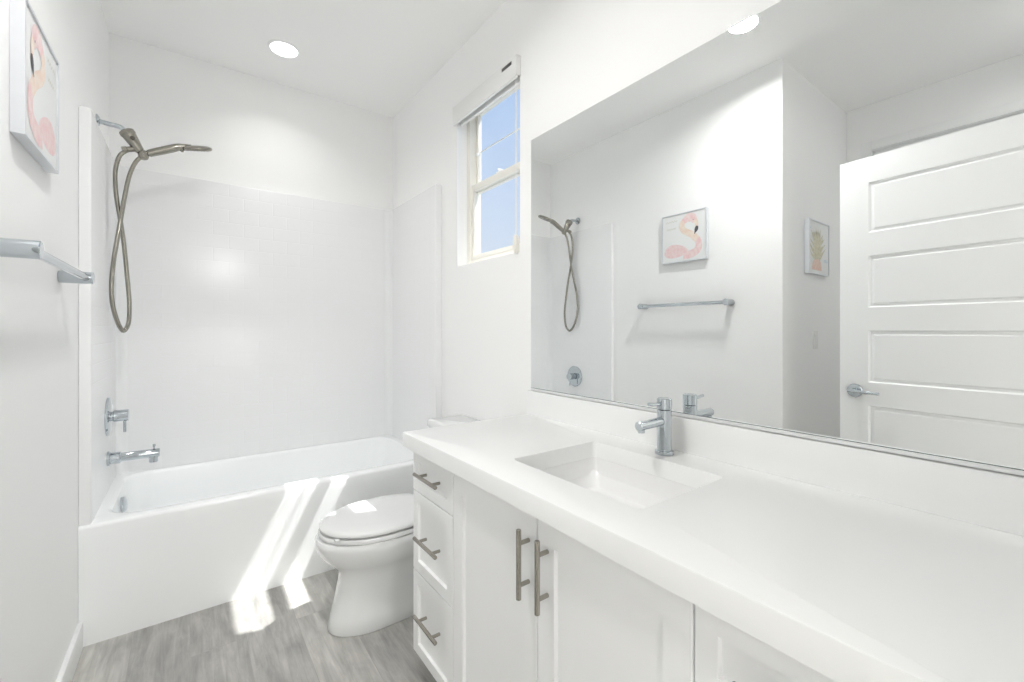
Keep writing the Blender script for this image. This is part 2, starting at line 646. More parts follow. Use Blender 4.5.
# tall door and its casing on the far wall of the recess
bm = nb()
five_panel(bm, D2Y1 - D2Y0 - 0.008, 0.035, 0.01, D2Z - 0.004, 0.105, [(0.235, 0.58), (0.69, 1.03), (1.14, 1.48), (1.59, 1.93), (2.04, 2.32)])
d2 = obj('door_2', bm, M['trim'], None, 20)
d2['kind'] = 'structure'
d2.location = (XD - 0.045, D2Y0 + 0.004, 0)
bm = nb()
spin(bm, (0, 0.065, 0.93), (1, 0, 0), [(0, 0.033), (0.006, 0.033), (0.010, 0.029), (0.010, 0.013), (0.036, 0.012), (0.038, 0.0)])
tube(bm, [(0.040, 0.05, 0.93), (0.043, 0.075, 0.93), (0.042, 0.12, 0.93), (0.038, 0.173, 0.928)], 0.008, 14, 6)
hh = obj('door_lever', bm, M['chrome'], None)
hh.parent = d2
bm = nb()
box(bm, XD, XD + 0.014, D2Y1 - 0.004, D2Y1 + 0.055, 0, D2Z + 0.055, 0.003)
box(bm, XD, XD + 0.014, D2Y0 - 0.055, D2Y0 + 0.004, 0, D2Z + 0.055, 0.003)
box(bm, XD, XD + 0.014, D2Y0 + 0.004, D2Y1 - 0.004, D2Z - 0.004, D2Z + 0.055, 0.003)
struct('trim_1', bm, M['trim'], smooth=35)
# jamb lining of the doorway
bm = nb()
box(bm, DX0, DX0 + 0.018, YF - 0.12, YF, 0, DZ, 0.002)
box(bm, DX1 - 0.018, DX1, YF - 0.12, YF, 0, DZ, 0.002)
struct('trim_2', bm, M['trim'], smooth=35)

# ================================================================== bathtub and surround
TX0, TX1, TY1 = XL + 0.0004, XR - 0.002, YB - 0.002
tub = thing('bathtub', 'white alcove bathtub with plain apron below the tiled surround', 'bathtub', (0.41, 2.67, 0))
bm = nb()
R = []
e = 0.004
R.append(rrect(TX0, TX1, YT + 0.006, TY1, 0.0, e))
R.append(rrect(TX0, TX1, YT + 0.002, TY1, 0.40, e))
for a in (0, 30, 60, 90):
    k = 0.014
    i = k * (1 - math.cos(math.radians(a)))
    R.append(rrect(TX0, TX1, YT + i, TY1, ZT - k + k * math.sin(math.radians(a)), e))
IX0, IX1, IY0, IY1 = -0.262, 1.10, YT + 0.075, YB - 0.075
for a in (0, 30, 60, 90):
    k = 0.016
    i = k * math.sin(math.radians(a))
    R.append(rrect(IX0 - k + i, IX1 + k - i, IY0 - k + i, IY1 + k - i, ZT - k * (1 - math.cos(math.radians(a))), 0.11, 6))
R.append(rrect(IX0 + 0.012, IX1 - 0.06, IY0 + 0.015, IY1 - 0.015, 0.30, 0.11))
R.append(rrect(IX0 + 0.03, IX1 - 0.16, IY0 + 0.035, IY1 - 0.035, 0.14, 0.11))
R.append(rrect(IX0 + 0.06, IX1 - 0.22, IY0 + 0.065, IY1 - 0.065, 0.095, 0.11))
R.append(rrect(IX0 + 0.12, IX1 - 0.30, IY0 + 0.12, IY1 - 0.12, 0.085, 0.10))
loft(bm, R)
obj('tub_shell', bm, M['acrylic'], tub, 40)
OV = (-0.2545, 2.72, 0.385)
bm = nb()
spin(bm, OV, (1, -0.16, 0.10), [(-0.004, 0.036), (0.006, 0.036), (0.011, 0.032), (0.013, 0.026), (0.013, 0.0)], 32)
obj('overflow_plate', bm, M['chrome'], tub)['label'] = 'round chrome overflow plate'
bm = nb()
spin(bm, (-0.02, 2.67, 0.084), (0, 0, 1), [(0, 0.036), (0.004, 0.034), (0.005, 0.02), (0.012, 0.018), (0.014, 0.0)], 28)
obj('drain', bm, M['chrome'], tub)

PT = 0.036
sur = thing('tub_surround', 'glossy white surround with subway tile relief around the bathtub', 'shower surround', (0.41, YB, ZT))
SZ = 2.052


def panel_round(bm, x0, x1, y0, y1, z0, z1, r):
    loft(bm, [rrect(x0, x1, y0, y1, z0, r, 4), rrect(x0, x1, y0, y1, z1 - 0.006, r, 4), rrect(x0 + 0.004, x1 - 0.004, y0 + 0.004, y1 - 0.004, z1, max(r - 0.004, 0.001), 4)])


bm = nb(); panel_round(bm, XL + 0.0004, XL + PT, YT + 0.012, YB - 0.046, ZT + 0.0005, SZ, 0.004)
obj('end_panel', bm, M['tile_y'], sur, 40)
bm = nb(); panel_round(bm, XR - 0.042, XR - 0.001, YT + 0.012, YB - 0.046, ZT + 0.0005, SZ, 0.004)
obj('end_panel', bm, M['tile_y'], sur, 40)
for sx_, x_ in ((1, XL + PT), (-1, XR - 0.042)):
    bm = nb()
    prof = [(0, 0)] + [(0.045 - 0.045 * math.sin(a), 0.045 - 0.045 * math.cos(a)) for a in [PI / 2 * k / 8 for k in range(9)]]
    y_ = YB - 0.0455
    loft(bm, [[Vector((x_ + sx_ * u_, y_ - v_, z)) for u_, v_ in prof] for z in (ZT + 0.001, SZ - 0.002)])
    obj('corner_cove', bm, M['surround'], sur, 40)
bm = nb(); panel_round(bm, XL + 0.001, XR - 0.001, YB - 0.045, YB - 0.001, ZT + 0.001, SZ, 0.004)
obj('back_panel', bm, M['tile_x'], sur, 40)
XP = XL + PT     # face of the end panel that carries the fittings
YV = 2.705       # plumbing line

# valve trim
va = thing('shower_valve', 'round chrome shower valve trim on the surround above the tub spout', 'shower valve', (XP, YV, 0.805))
bm = nb()
spin(bm, (XP, YV, 0.805), (1, 0, 0), [(0, 0.088), (0.004, 0.088), (0.009, 0.083), (0.011, 0.070), (0.011, 0.0)], 40)
obj('escutcheon', bm, M['chrome'], va)
bm = nb()
cyl(bm, (XP + 0.010, YV, 0.805), (XP + 0.022, YV, 0.805), 0.022)
cyl(bm, (XP + 0.022, YV, 0.805), (XP + 0.074, YV, 0.805), 0.027)
hd = obj('handle', bm, M['chrome'], va)
bm = nb()
tube(bm, [(XP + 0.060, YV, 0.782), (XP + 0.0605, YV, 0.76), (XP + 0.0605, YV, 0.728)], 0.0055, 12, 4)
obj('lever', bm, M['chrome'], hd)

# tub spout
sp = thing('tub_spout', 'long chrome tub spout with a lift knob below the shower valve', 'faucet', (XP, YV, 0.612))
zs_ = 0.612
bm = nb()
spin(bm, (XP, YV, zs_), (1, 0, 0), [(0, 0.033), (0.010, 0.033), (0.012, 0.026), (0.045, 0.026), (0.047, 0.022), (0.050, 0.020), (0.185, 0.020), (0.1875, 0.0175)], 28)
cyl(bm, (XP + 0.164, YV, zs_ - 0.010), (XP + 0.164, YV, zs_ - 0.042), 0.0165)
obj('spout', bm, M['chrome'], sp)
bm = nb()
cyl(bm, (XP + 0.166, YV, zs_ + 0.018), (XP + 0.166, YV, zs_ + 0.034), 0.0035, 0.0008, 12)
cyl(bm, (XP + 0.166, YV, zs_ + 0.032), (XP + 0.166, YV, zs_ + 0.042), 0.006, 0.001, 14)
obj('diverter_knob', bm, M['chrome'], sp)

# hand shower: arm on the painted wall above the surround
FW, TH, Y0 = 435.97, 0.6363, 330.43


def on_y(px, py, y):
    """the point of the plumbing plane at height and reach measured for this fitting"""
    u = (px - 512) / FW
    d = y / (math.cos(TH) - u * math.sin(TH))
    return Vector((d * (math.sin(TH) + u * math.cos(TH)), y, 1.2 - (py - Y0) / FW * d))


A0 = Vector((XL, YV, 2.150))
sh = thing('hand_shower', 'brushed nickel hand shower on a bent arm with a looped hose', 'shower head', A0)
bm = nb()
spin(bm, A0, (1, 0, 0), [(0, 0.030), (0.003, 0.030), (0.010, 0.020), (0.012, 0.012), (0.013, 0.0)], 28)
obj('wall_flange', bm, M['chrome'], sh)
Aj = on_y(127.5, 133, YV)
Ak = on_y(141, 153, YV)
bm = nb()
tube(bm, [A0 + Vector((0.006, 0, 0)), A0 + Vector((0.045, 0, -0.004)), (A0 + Vector((0.045, 0, -0.004))).lerp(Aj, 0.5) + Vector((0.006, 0, 0.008)), Aj + (Ak - Aj) * 0.1], 0.0105, 16, 8)
obj('shower_arm', bm, M['chrome'], sh)
bm = nb()
dv = (Ak - Aj).normalized()
L = (Ak - Aj).length
spin(bm, Aj - dv * 0.012, dv, [(0, 0.024), (0.004, 0.030), (0.018, 0.031), (0.022, 0.028), (0.05, 0.025), (L, 0.019), (L + 0.008, 0.015)], 28)
ht = Vector((-1, 0, -0.35)).normalized()
Hb = Aj + dv * (L * 0.78)
cyl(bm, Hb - ht * 0.005, Hb + ht * 0.045, 0.0125, 0.002)
cyl(bm, Hb + ht * 0.040, Hb + ht * 0.060, 0.0145, 0.002)
db = obj('diverter_body', bm, M['nickel_shower'], sh)
bm = nb()
pn = dv.cross(Vector((0, 1, 0))).normalized()
bc = Aj + dv * 0.032 + Vector((0.004, -0.0268, 0))
spin(bm, bc, (0, -1, 0), [(0, 0.0095), (0.003, 0.009), (0.004, 0.0)], 18)
obj('diverter_button', bm, M['nickel_dark'], db)
Bj = on_y(143.5, 154.5, YV)
bm = nb()
spin(bm, Bj - Vector((0, 0, 0.024)), (0, 0, 1), [(0, 0.010), (0.004, 0.017), (0.014, 0.021), (0.030, 0.021), (0.040, 0.015), (0.044, 0.008)], 24)
H0, H1, H2 = on_y(148.5, 153.5, YV), on_y(178, 147.3, YV), on_y(211.5, 148.5, YV)
hd_ = (H1 - H0).normalized()
cyl(bm, Bj, H0 + hd_ * 0.004, 0.013, 0.002)
obj('swivel_holder', bm, M['nickel_shower'], sh)
bm = nb()
tube(bm, [H0, H0.lerp(H1, 0.35), H0.lerp(H1, 0.8), H1, H1.lerp(H2, 0.22) + Vector((0, 0, 0.001)), H1.lerp(H2, 0.40)],
     lambda t: 0.0165 + 0.002 * math.sin(min(t, 0.7) / 0.7 * PI) - 0.004 * max(t - 0.6, 0), 20, 6)
hx = obj('shower_handle', bm, M['nickel_shower'], sh)
bm = nb()
hc = H1.lerp(H2, 0.56)
hr = (H2 - H1).length * 0.46
hh_ = (H2 - H1).normalized()
dn = Vector((hh_.z, 0.36, -hh_.x)).normalized()
spin(bm, hc - dn * 0.012, dn, [(0, 0.004), (0.001, hr * 0.5), (0.004, hr * 0.8), (0.010, hr * 0.97), (0.016, hr), (0.022, hr * 0.96), (0.025, hr * 0.90), (0.0235, hr * 0.84), (0.025, 0.0)], 36)
sd = obj('spray_head', bm, M['nickel_shower'], sh)
bm = nb()
for rr_, nn in ((0.2, 6), (0.45, 12), (0.7, 18)):
    for k in range(nn):
        a = 2 * PI * k / nn
        uu_, ww_ = frame_of(dn)
        c = hc + dn * 0.0125 + uu_ * (math.cos(a) * hr * rr_) + ww_ * (math.sin(a) * hr * rr_)
        spin(bm, c, dn, [(0, 0.0028), (0.0025, 0.0018)], 8)
nz = obj('spray_nozzles', bm, M['rubber'], sd)
nz['kind'] = 'stuff'
bm = nb()
b0 = H1.lerp(H2, 0.12)
spin(bm, b0 + Vector((0, 0, -0.012)), (0, 0, -1), [(0, 0.007), (0.010, 0.006), (0.012, 0.0)], 14)
obj('spray_button', bm, M['nickel_shower'], hx)
hp = [(125.2, 151.3, 0), (119.6, 156, 0), (115.8, 168, .0), (115.2, 182, .002), (117, 200, .008), (120.5, 221, .014), (124.0, 245, .030), (127, 275, .046), (129.2, 300, .052), (129, 320, .040),
      (126, 329, .020), (122.5, 330.5, .0), (117.5, 322, -.024), (112.8, 305, -.046), (111.5, 287, -.054), (113.5, 262, -.046), (117.5, 238, -.028), (120.8, 219, -.012), (124.5, 198, -.004), (129, 177, 0), (135, 163, 0), (141.5, 156.5, 0)]
bm = nb()
tube(bm, [on_y(x, y, YV + dy) for x, y, dy in hp], 0.0088, 12, 7)
obj('hose', bm, M['nickel_shower'], sh)

# ================================================================== toilet
YCT = 1.830
toi = thing('toilet', 'white toilet with closed lid between bathtub and vanity', 'toilet', (0.75, YCT, 0))


def egg(xf, xb, w, z, xm, n=40, pw=2.6):
    """plan outline: elliptic front from xm to xf, squarer back from xm to xb"""
    out = []
    for k in range(n):
        a = 2 * PI * k / n
        c, s = math.cos(a), math.sin(a)
        if c < 0:
            x = xm + (xm - xf) * c
            y = w * s
        else:
            q = (abs(c) ** pw + abs(s) ** pw) ** (-1 / pw)
            x = xm + (xb - xm) * c * q
            y = w * s * q
        out.append(Vector((x, YCT + y, z)))
    return out


bm = nb()
R = [egg(0.446, 0.98, 0.108, 0.0, 0.62, pw=4), egg(0.440, 0.98, 0.113, 0.008, 0.62, pw=4), egg(0.452, 0.975, 0.110, 0.06, 0.62, pw=4), egg(0.470, 0.965, 0.106, 0.13, 0.63, pw=4),
     egg(0.482, 0.96, 0.107, 0.19, 0.63, pw=4), egg(0.483, 0.97, 0.112, 0.222, 0.64, pw=4), egg(0.470, 1.0, 0.124, 0.248, 0.65, pw=3.6), egg(0.446, 1.02, 0.142, 0.270, 0.66, pw=3.4),
     egg(0.420, 1.06, 0.160, 0.296, 0.66, pw=3.2), egg(0.404, 1.12, 0.172, 0.325, 0.66, pw=3.2), egg(0.396, 1.15, 0.178, 0.352, 0.66, pw=3.2), egg(0.395, 1.16, 0.179, 0.372, 0.66, pw=3.2),
     egg(0.400, 1.155, 0.175, 0.379, 0.66, pw=3.2), egg(0.43, 1.14, 0.15, 0.380, 0.66, pw=3.2)]
loft(bm, R)
obj('bowl', bm, M['porcelain'], toi, 50)
bm = nb()
loft(bm, [egg(0.416, 0.875, 0.176, 0.3815, 0.64, pw=3), egg(0.408, 0.88, 0.181, 0.385, 0.64, pw=3), egg(0.407, 0.88, 0.182, 0.394, 0.64, pw=3), egg(0.412, 0.878, 0.178, 0.4005, 0.64, pw=3), egg(0.45, 0.86, 0.13, 0.401, 0.64, pw=3)])
obj('seat', bm, M['seat'], toi, 45)
bm = nb()
loft(bm, [egg(0.420, 0.872, 0.174, 0.4075, 0.64, pw=3), egg(0.413, 0.878, 0.180, 0.410, 0.64, pw=3), egg(0.412, 0.88, 0.181, 0.417, 0.64, pw=3), egg(0.417, 0.878, 0.177, 0.4235, 0.64, pw=3), egg(0.431, 0.87, 0.165, 0.4275, 0.64, pw=3),
          egg(0.47, 0.84, 0.115, 0.4305, 0.64, pw=3), egg(0.56, 0.75, 0.05, 0.4315, 0.64, pw=3)])
ld = obj('lid', bm, M['seat'], toi, 45)
for s_ in (-1, 1):
    bm = nb()
    box(bm, 0.441, 0.456, YCT + s_ * 0.105 - 0.012, YCT + s_ * 0.105 + 0.012, 0.400, 0.4075, 0.001)
    obj('lid_bumper', bm, M['seat'], ld)
    bm = nb()
    cyl(bm, (0.895, YCT + s_ * 0.075 - 0.02, 0.398), (0.895, YCT + s_ * 0.075 + 0.02, 0.398), 0.017, 0.003)
    obj('hinge', bm, M['seat'], toi)
bm = nb()
loft(bm, [rrect(0.985, 1.165, YCT - 0.195, YCT + 0.195, 0.378, 0.03), rrect(0.978, 1.168, YCT - 0.202, YCT + 0.202, 0.45, 0.03), rrect(0.970, 1.170, YCT - 0.208, YCT + 0.208, 0.716, 0.03)])
obj('tank', bm, M['porcelain'], toi, 45)
bm = nb()
loft(bm, [rrect(0.965, 1.174, YCT - 0.212, YCT + 0.212, 0.7165, 0.03), rrect(0.962, 1.176, YCT - 0.215, YCT + 0.215, 0.722, 0.03), rrect(0.962, 1.176, YCT - 0.215, YCT + 0.215, 0.742, 0.03),
          rrect(0.966, 1.172, YCT - 0.211, YCT + 0.211, 0.749, 0.028), rrect(0.976, 1.162, YCT - 0.20, YCT + 0.20, 0.752, 0.02)])
obj('tank_lid', bm, M['porcelain'], toi, 45)
bm = nb()
cyl(bm, (0.973, YCT - 0.15, 0.665), (0.958, YCT - 0.15, 0.665), 0.014)
tube(bm, [(0.953, YCT - 0.155, 0.665), (0.951, YCT - 0.12, 0.664), (0.953, YCT - 0.075, 0.658)], 0.006, 12, 6)
obj('flush_lever', bm, M['chrome'], toi)

# ================================================================== vanity
VX, VY0, VY1 = 0.634, 0.088, 1.446
van = thing('vanity_cabinet', 'white shaker vanity cabinet with drawers and two doors under the countertop', 'cabinet', (0.9, 0.75, 0))
bm = nb()
cx_ = VX + 0.0215
box(bm, cx_, XR - 0.001, VY1 - 0.020, VY1 - 0.002, 0.075, 0.788, 0.001)
box(bm, cx_, XR - 0.001, YF + 0.002, YF + 0.020, 0.075, 0.788, 0.001)
box(bm, cx_, XR - 0.001, YF + 0.020, VY1 - 0.020, 0.075, 0.093)
box(bm, XR - 0.013, XR - 0.001, YF + 0.020, VY1 - 0.020, 0.093, 0.788)
for y_ in (1.146, 0.371):
    box(bm, cx_, XR - 0.013, y_, y_ + 0.018, 0.093, 0.788)
box(bm, cx_, cx_ + 0.018, 1.164, VY1 - 0.020, 0.700, 0.788)
box(bm, cx_, cx_ + 0.018, 0.389, 1.146, 0.735, 0.788)
box(bm, cx_, cx_ + 0.018, YF + 0.020, 0.371, 0.700, 0.788)
obj('carcass', bm, M['cabinet'], van)
bm = nb()
box(bm, VX + 0.075, XR - 0.001, YF + 0.004, VY1 - 0.01, 0.0, 0.0745)
obj('toe_kick', bm, M['cabinet'], van)
bm = nb()
box(bm, VX, VX + 0.021, YF + 0.002, VY0 - 0.003, 0.075, 0.783, 0.001)
obj('filler_strip', bm, M['cabinet'], van)


def pull(y, z, axis, parent):
    bm = nb()
    xb = VX - 0.030
    d = Vector((0, 1, 0)) if axis == 'y' else Vector((0, 0, 1))
    c = Vector((xb, y, z))
    cyl(bm, c - d * 0.08, c + d * 0.08, 0.006, 0.001, 18)
    for s in (-1, 1):
        p = c + d * 0.048 * s
        cyl(bm, p, (VX + 0.0005, p.y, p.z), 0.005, 0.0008, 14)
    o = obj('handle', bm, M['nickel'], parent)
    o['label'] = 'brushed nickel bar pull'
    return o


G = 0.0022
DRZ = [(0.641, 0.781, 0.718), (0.364, 0.641, 0.504), (0.075, 0.364, 0.242)]
for ya, yb in ((1.155, VY1), (VY0, 0.380)):
    for za, zb, zh in DRZ:
        bm = nb()
        shaker(bm, VX, VX + 0.020, ya + G, yb - G, za + G, zb - G, 0.050)
        dr = obj('drawer', bm, M['cabinet'], van, 30)
        pull((ya + yb) / 2 - 0.010, zh - (0.009 if ya < 0.5 else 0), 'y', dr)
for ya, yb, yh in ((0.7615, 1.155, 0.792), (0.380, 0.7615, 0.726)):
    bm = nb()
    shaker(bm, VX, VX + 0.020, ya + G, yb - G, 0.075 + G, 0.781 - G, 0.074)
    dr = obj('door', bm, M['cabinet'], van, 30)
    pull(yh, 0.665, 'z', dr)

# countertop with a cut-out, and its backsplash
CX0, CX1, CY0, CY1, CZ0, CZ1 = 0.6085, XR - 0.001, YF + 0.001, 1.481, 0.789, 0.839
HX0, HX1, HY0, HY1 = 0.728, 1.060, 0.552, 0.984
ct = thing('countertop', 'white quartz countertop with a backsplash on the vanity cabinet', 'countertop', (0.9, 0.75, CZ1))
bm = nb()
b = 0.004
loft(bm, [rrect(CX0, CX1, CY0, CY1, CZ0, 0.003, 3), rrect(CX0, CX1, CY0, CY1, CZ1 - b, 0.003, 3), rrect(CX0 + b * .3, CX1, CY0, CY1 - b * .3, CZ1 - b * .3, 0.003, 3), rrect(CX0 + b, CX1, CY0, CY1 - b, CZ1, 0.003, 3),
          rrect(HX0, HX1, HY0, HY1, CZ1, 0.012, 3), rrect(HX0 + .001, HX1 - .001, HY0 + .001, HY1 - .001, CZ1 - .002, 0.012, 3), rrect(HX0 + .001, HX1 - .001, HY0 + .001, HY1 - .001, CZ0, 0.012, 3)], closed=True)
obj('counter_slab', bm, M['quartz'], ct, 40)
bm = nb(); box(bm, 1.171, XR - 0.001, CY0, CY1, CZ1 + 0.0003, 0.941, 0.0015)
obj('backsplash', bm, M['quartz'], ct)
sk = thing('sink', 'white rectangular undermount sink set in the countertop below the faucet', 'sink', (0.894, 0.768, 0.7))
bm = nb()
loft(bm, [rrect(HX0 - .02, HX1 + .02, HY0 - .02, HY1 + .02, 0.7885, 0.02), rrect(HX0 - .02, HX1 + .02, HY0 - .02, HY1 + .02, 0.772, 0.02), rrect(HX0 - .006, HX1 + .006, HY0 - .006, HY1 + .006, 0.76, 0.03), rrect(HX0 + .03, HX1 - .03, HY0 + .03, HY1 - .03, 0.672, 0.03)][::-1] +
     [rrect(HX0 + .001, HX1 - .001, HY0 + .001, HY1 - .001, 0.7886, 0.012), rrect(HX0 + .004, HX1 - .004, HY0 + .004, HY1 - .004, 0.72, 0.02), rrect(HX0 + .016, HX1 - .016, HY0 + .016, HY1 - .016, 0.702, 0.025), rrect(HX0 + .035, HX1 - .035, HY0 + .035, HY1 - .035, 0.695, 0.03), rrect(0.86, 0.93, 0.735, 0.80, 0.690, 0.03)])
obj('basin', bm, M['sink'], sk, 40)
bm = nb(); spin(bm, (0.894, 0.768, 0.690), (0, 0, 1), [(0, 0.030), (0.003, 0.028), (0.004, 0.02), (0.010, 0.018), (0.012, 0.0)])
obj('drain', bm, M['chrome'], sk)

# faucet
fx, fy, fz = 1.118, 0.762, CZ1
fa = thing('faucet', 'chrome single lever faucet behind the sink on the countertop', 'faucet', (fx, fy, fz))
bm = nb()
spin(bm, (fx, fy, fz + 0.0003), (0, 0, 1), [(0, 0.0265), (0.004, 0.0270), (0.010, 0.0262), (0.012, 0.022), (0.012, 0.0)], 36)
obj('base_ring', bm, M['chrome'], fa)
bm = nb(); spin(bm, (fx, fy, fz + 0.012), (0, 0, 1), [(0, 0.021), (0.116, 0.021), (0.1175, 0.0195), (0.1175, 0)], 36)
obj('body', bm, M['chrome'], fa)
bm = nb(); spin(bm, (fx, fy, fz + 0.1305), (0, 0, 1), [(0, 0.0185), (0.001, 0.021), (0.030, 0.021), (0.0325, 0.0185), (0.0325, 0)], 36)
cp = obj('handle_cap', bm, M['chrome'], fa)
bm = nb()
tube(bm, [(fx - 0.019, fy, fz + 0.147), (fx - 0.045, fy, fz + 0.149), (fx - 0.074, fy, fz + 0.152)], 0.005, 12, 4)
obj('lever', bm, M['chrome'], cp)
bm = nb()
cyl(bm, (fx - 0.012, fy, fz + 0.097), (fx - 0.121, fy, fz + 0.0945), 0.0128, 0.002, 28)
so = obj('spout', bm, M['chrome'], fa)
bm = nb()
cyl(bm, (fx - 0.108, fy, fz + 0.086), (fx - 0.108, fy, fz + 0.076), 0.0095, 0.001)
obj('aerator', bm, M['chrome'], so)

# mirror
mi = thing('wall_mirror', 'wide frameless mirror on the wall above the backsplash', 'mirror', (XR, 0.77, 0.954))
MY0, MY1, MZ0, MZ1 = YF + 0.012, 1.464, 0.954, 2.021
bm = nb()
box(bm, XR - 0.006, XR - 0.0005, MY0, MY1, MZ0, MZ1)
bm.faces.ensure_lookup_table()
for f in bm.faces:
    f.material_index = 0 if f.calc_center_median().x < XR - 0.005 else 1
g = obj('mirror_glass', bm, [M['mirror'], M['mirror_edge']], mi, 0)
bm = nb()
box(bm, XR - 0.0095, XR - 0.0005, MY0, MY1, 0.9430, MZ0 - 0.002, 0.0008)
bm2 = nb()
box(bm2, XR - 0.0066, XR - 0.0005, MY0, MY1, MZ0 - 0.0019, MZ0 - 0.0002)  # added dark strip, its colour stands in for the dark gap under the glass
obj('dark_gap_strip', bm2, M['mirror_edge'], mi, 0)
obj('bottom_channel', bm, M['aluminium'], mi)['label'] = 'satin metal channel along the bottom edge'

# ================================================================== things on the walls
# towel bar
tb = thing('towel_bar', 'chrome towel bar on the left wall below the flamingo picture', 'towel bar', (XL, 1.683, 1.374))
for y in (1.368, 1.998):
    bm = nb()
    spin(bm, (XL, y, 1.374), (1, 0, 0), [(0, 0.0190), (0.002, 0.0200), (0.080, 0.0200), (0.082, 0.0175), (0.082, 0)], 32)
    obj('post', bm, M['chrome'], tb)
bm = nb()
cyl(bm, (XL + 0.064, 1.371, 1.374), (XL + 0.064, 1.995, 1.374), 0.0115, 0.001)
obj('bar', bm, M['chrome'], tb)


def picture(name, label, c, ax_u, out, paint, group):
    """square framed print; c = centre on the wall, ax_u = print's left-to-right direction, out = away from the wall"""
    t = thing(name, label, 'picture', c, group)
    c, U, O = Vector(c), Vector(ax_u), Vector(out)
    Z = Vector((0, 0, 1))
    H, T, D = 0.166, 0.007, 0.026

    def P(a, bb, o):     # a, bb in 0..1 from top left of the print
        return c + U * ((a - 0.5) * 2 * H) + Z * ((0.5 - bb) * 2 * H) + O * o
    bm = nb()

    def rect(h, o):
        return [c + U * (sx_ * h) + Z * (sy_ * h) + O * o for sx_, sy_ in ((-1, -1), (1, -1), (1, 1), (-1, 1))]
    loft(bm, [rect(H, 0.0005), rect(H, D), rect(H - T, D), rect(H - T, 0.0065)], cap0=True, cap1=False)
    obj('frame', bm, M['frame'], t, 0)
    bm = nb()
    loft(bm, [rect(H - T - 0.0003, 0.006), rect(H - T - 0.0003, D - 0.004)])
    mats = [M['paper']] + paint(bm, lambda a, bb, o=0: P(a, bb, D - 0.0037 + o))
    obj('print', bm, mats, t, 0, recalc=False)
    return t


def ribbon(bm, P, pts, wid, mi, o=0.0, sub=6):
    C = smooth_path([Vector((a, b, 0)) for a, b in pts], sub)
    n = len(C)
    L, Rr = [], []
    for i, p in enumerate(C):
        d = (C[min(i + 1, n - 1)] - C[max(i - 1, 0)]).normalized()
        nn = Vector((-d.y, d.x, 0))
        t = i / (n - 1)
        wv = wid(t) if callable(wid) else wid
        L.append(P(p.x + nn.x * wv, p.y + nn.y * wv, o))
        Rr.append(P(p.x - nn.x * wv, p.y - nn.y * wv, o))
    for i in range(n - 1):
        flat(bm, (L[i], L[i + 1], Rr[i + 1], Rr[i]), mi)


def flamingo(bm, P):
    # body: rounded wedge running off the left edge
    body = []
    for k in range(28):
        a = 2 * PI * k / 28
        x = 0.33 + 0.27 * math.cos(a)
        y = 0.80 + (0.17 if math.sin(a) < 0 else 0.10) * math.sin(a) * (1 - 0.25 * math.cos(a))
        body.append(P(max(x, 0.055), y, 0.0001))
    flat(bm, body, 1)
    ribbon(bm, P, [(0.10, 0.72), (0.28, 0.66), (0.44, 0.72), (0.56, 0.84)], lambda t: 0.012 + 0.02 * t, 1, 0.0003)
    neck = [(0.50, 0.865), (0.64, 0.87), (0.78, 0.82), (0.835, 0.72), (0.80, 0.59), (0.68, 0.475), (0.53, 0.385), (0.465, 0.29), (0.50, 0.19), (0.60, 0.13), (0.70, 0.145), (0.755, 0.23)]
    ribbon(bm, P, neck[:6], lambda t: 0.085 - 0.025 * t, 1, 0.0004, 8)
    ribbon(bm, P, neck[4:10], lambda t: 0.068 - 0.012 * t, 2, 0.0005, 8)
    ribbon(bm, P, neck[8:], lambda t: 0.052 + 0.035 * math.sin(t * PI), 1, 0.0006, 8)
    ribbon(bm, P, [(0.755, 0.20), (0.785, 0.27), (0.785, 0.36)], lambda t: 0.05 - 0.022 * t, 2, 0.0007)
    ribbon(bm, P, [(0.800, 0.325), (0.778, 0.40), (0.742, 0.475)], lambda t: 0.008 + 0.030 * math.sin(min(1, t + .12) * PI), 3, 0.0009)
    spin_pts = [P(0.715 + 0.009 * math.cos(k), 0.19 + 0.009 * math.sin(k), 0.001) for k in (0, 1, 2, 3, 4, 5, 6)]
    flat(bm, spin_pts[:6], 3)
    # pale illegible brush script in the corner
    for yy, x0, x1 in ((0.15, 0.10, 0.36), (0.30, 0.12, 0.33)):
        n = 9
        ribbon(bm, P, [(x0 + (x1 - x0) * k / n, yy + 0.016 * (-1) ** k - 0.01 * k / n) for k in range(n + 1)], 0.006, 4, 0.0002)
    return [M['pink'], M['peach'], M['ink'], M['script']]


def pineapple(bm, P):
    body = []
    for k in range(24):
        a = PI * k / 23
        body.append(P(0.40 + 0.23 * math.cos(a), 0.93 - 0.24 * math.sin(a) ** 0.8, 0.0001))
    flat(bm, body, 2)
    random.seed(5)
    k = 0
    for row in range(7):
        yb = 0.72 - row * 0.055
        for q in range(6):
            u = (q + 0.5 * (row % 2)) / 5.5 * 2 - 1
            rise = 0.16 + 0.13 * (1 - abs(u)) + random.uniform(-0.03, 0.03)
            reach = u * (0.44 - 0.02 * row) + random.uniform(-0.02, 0.02)
            x0 = 0.42 + u * 0.10
            ribbon(bm, P, [(x0, yb), (0.42 + reach * 0.62, yb - rise * 0.45), (min(max(0.42 + reach, 0.06), 0.94), max(yb - rise, 0.07))],
                   lambda t: 0.040 * (1 - t) + 0.004, 1, 0.0002 + 0.000015 * k, 4)
            k += 1
    ribbon(bm, P, [(0.74, 0.74), (0.86, 0.72), (0.93, 0.73)], lambda t: 0.03, 3, 0.0002)
    ribbon(bm, P, [(0.10, 0.15), (0.10, 0.18)], 0.02, 3, 0.0002)
    return [M['leaf'], M['coral'], M['blue']]


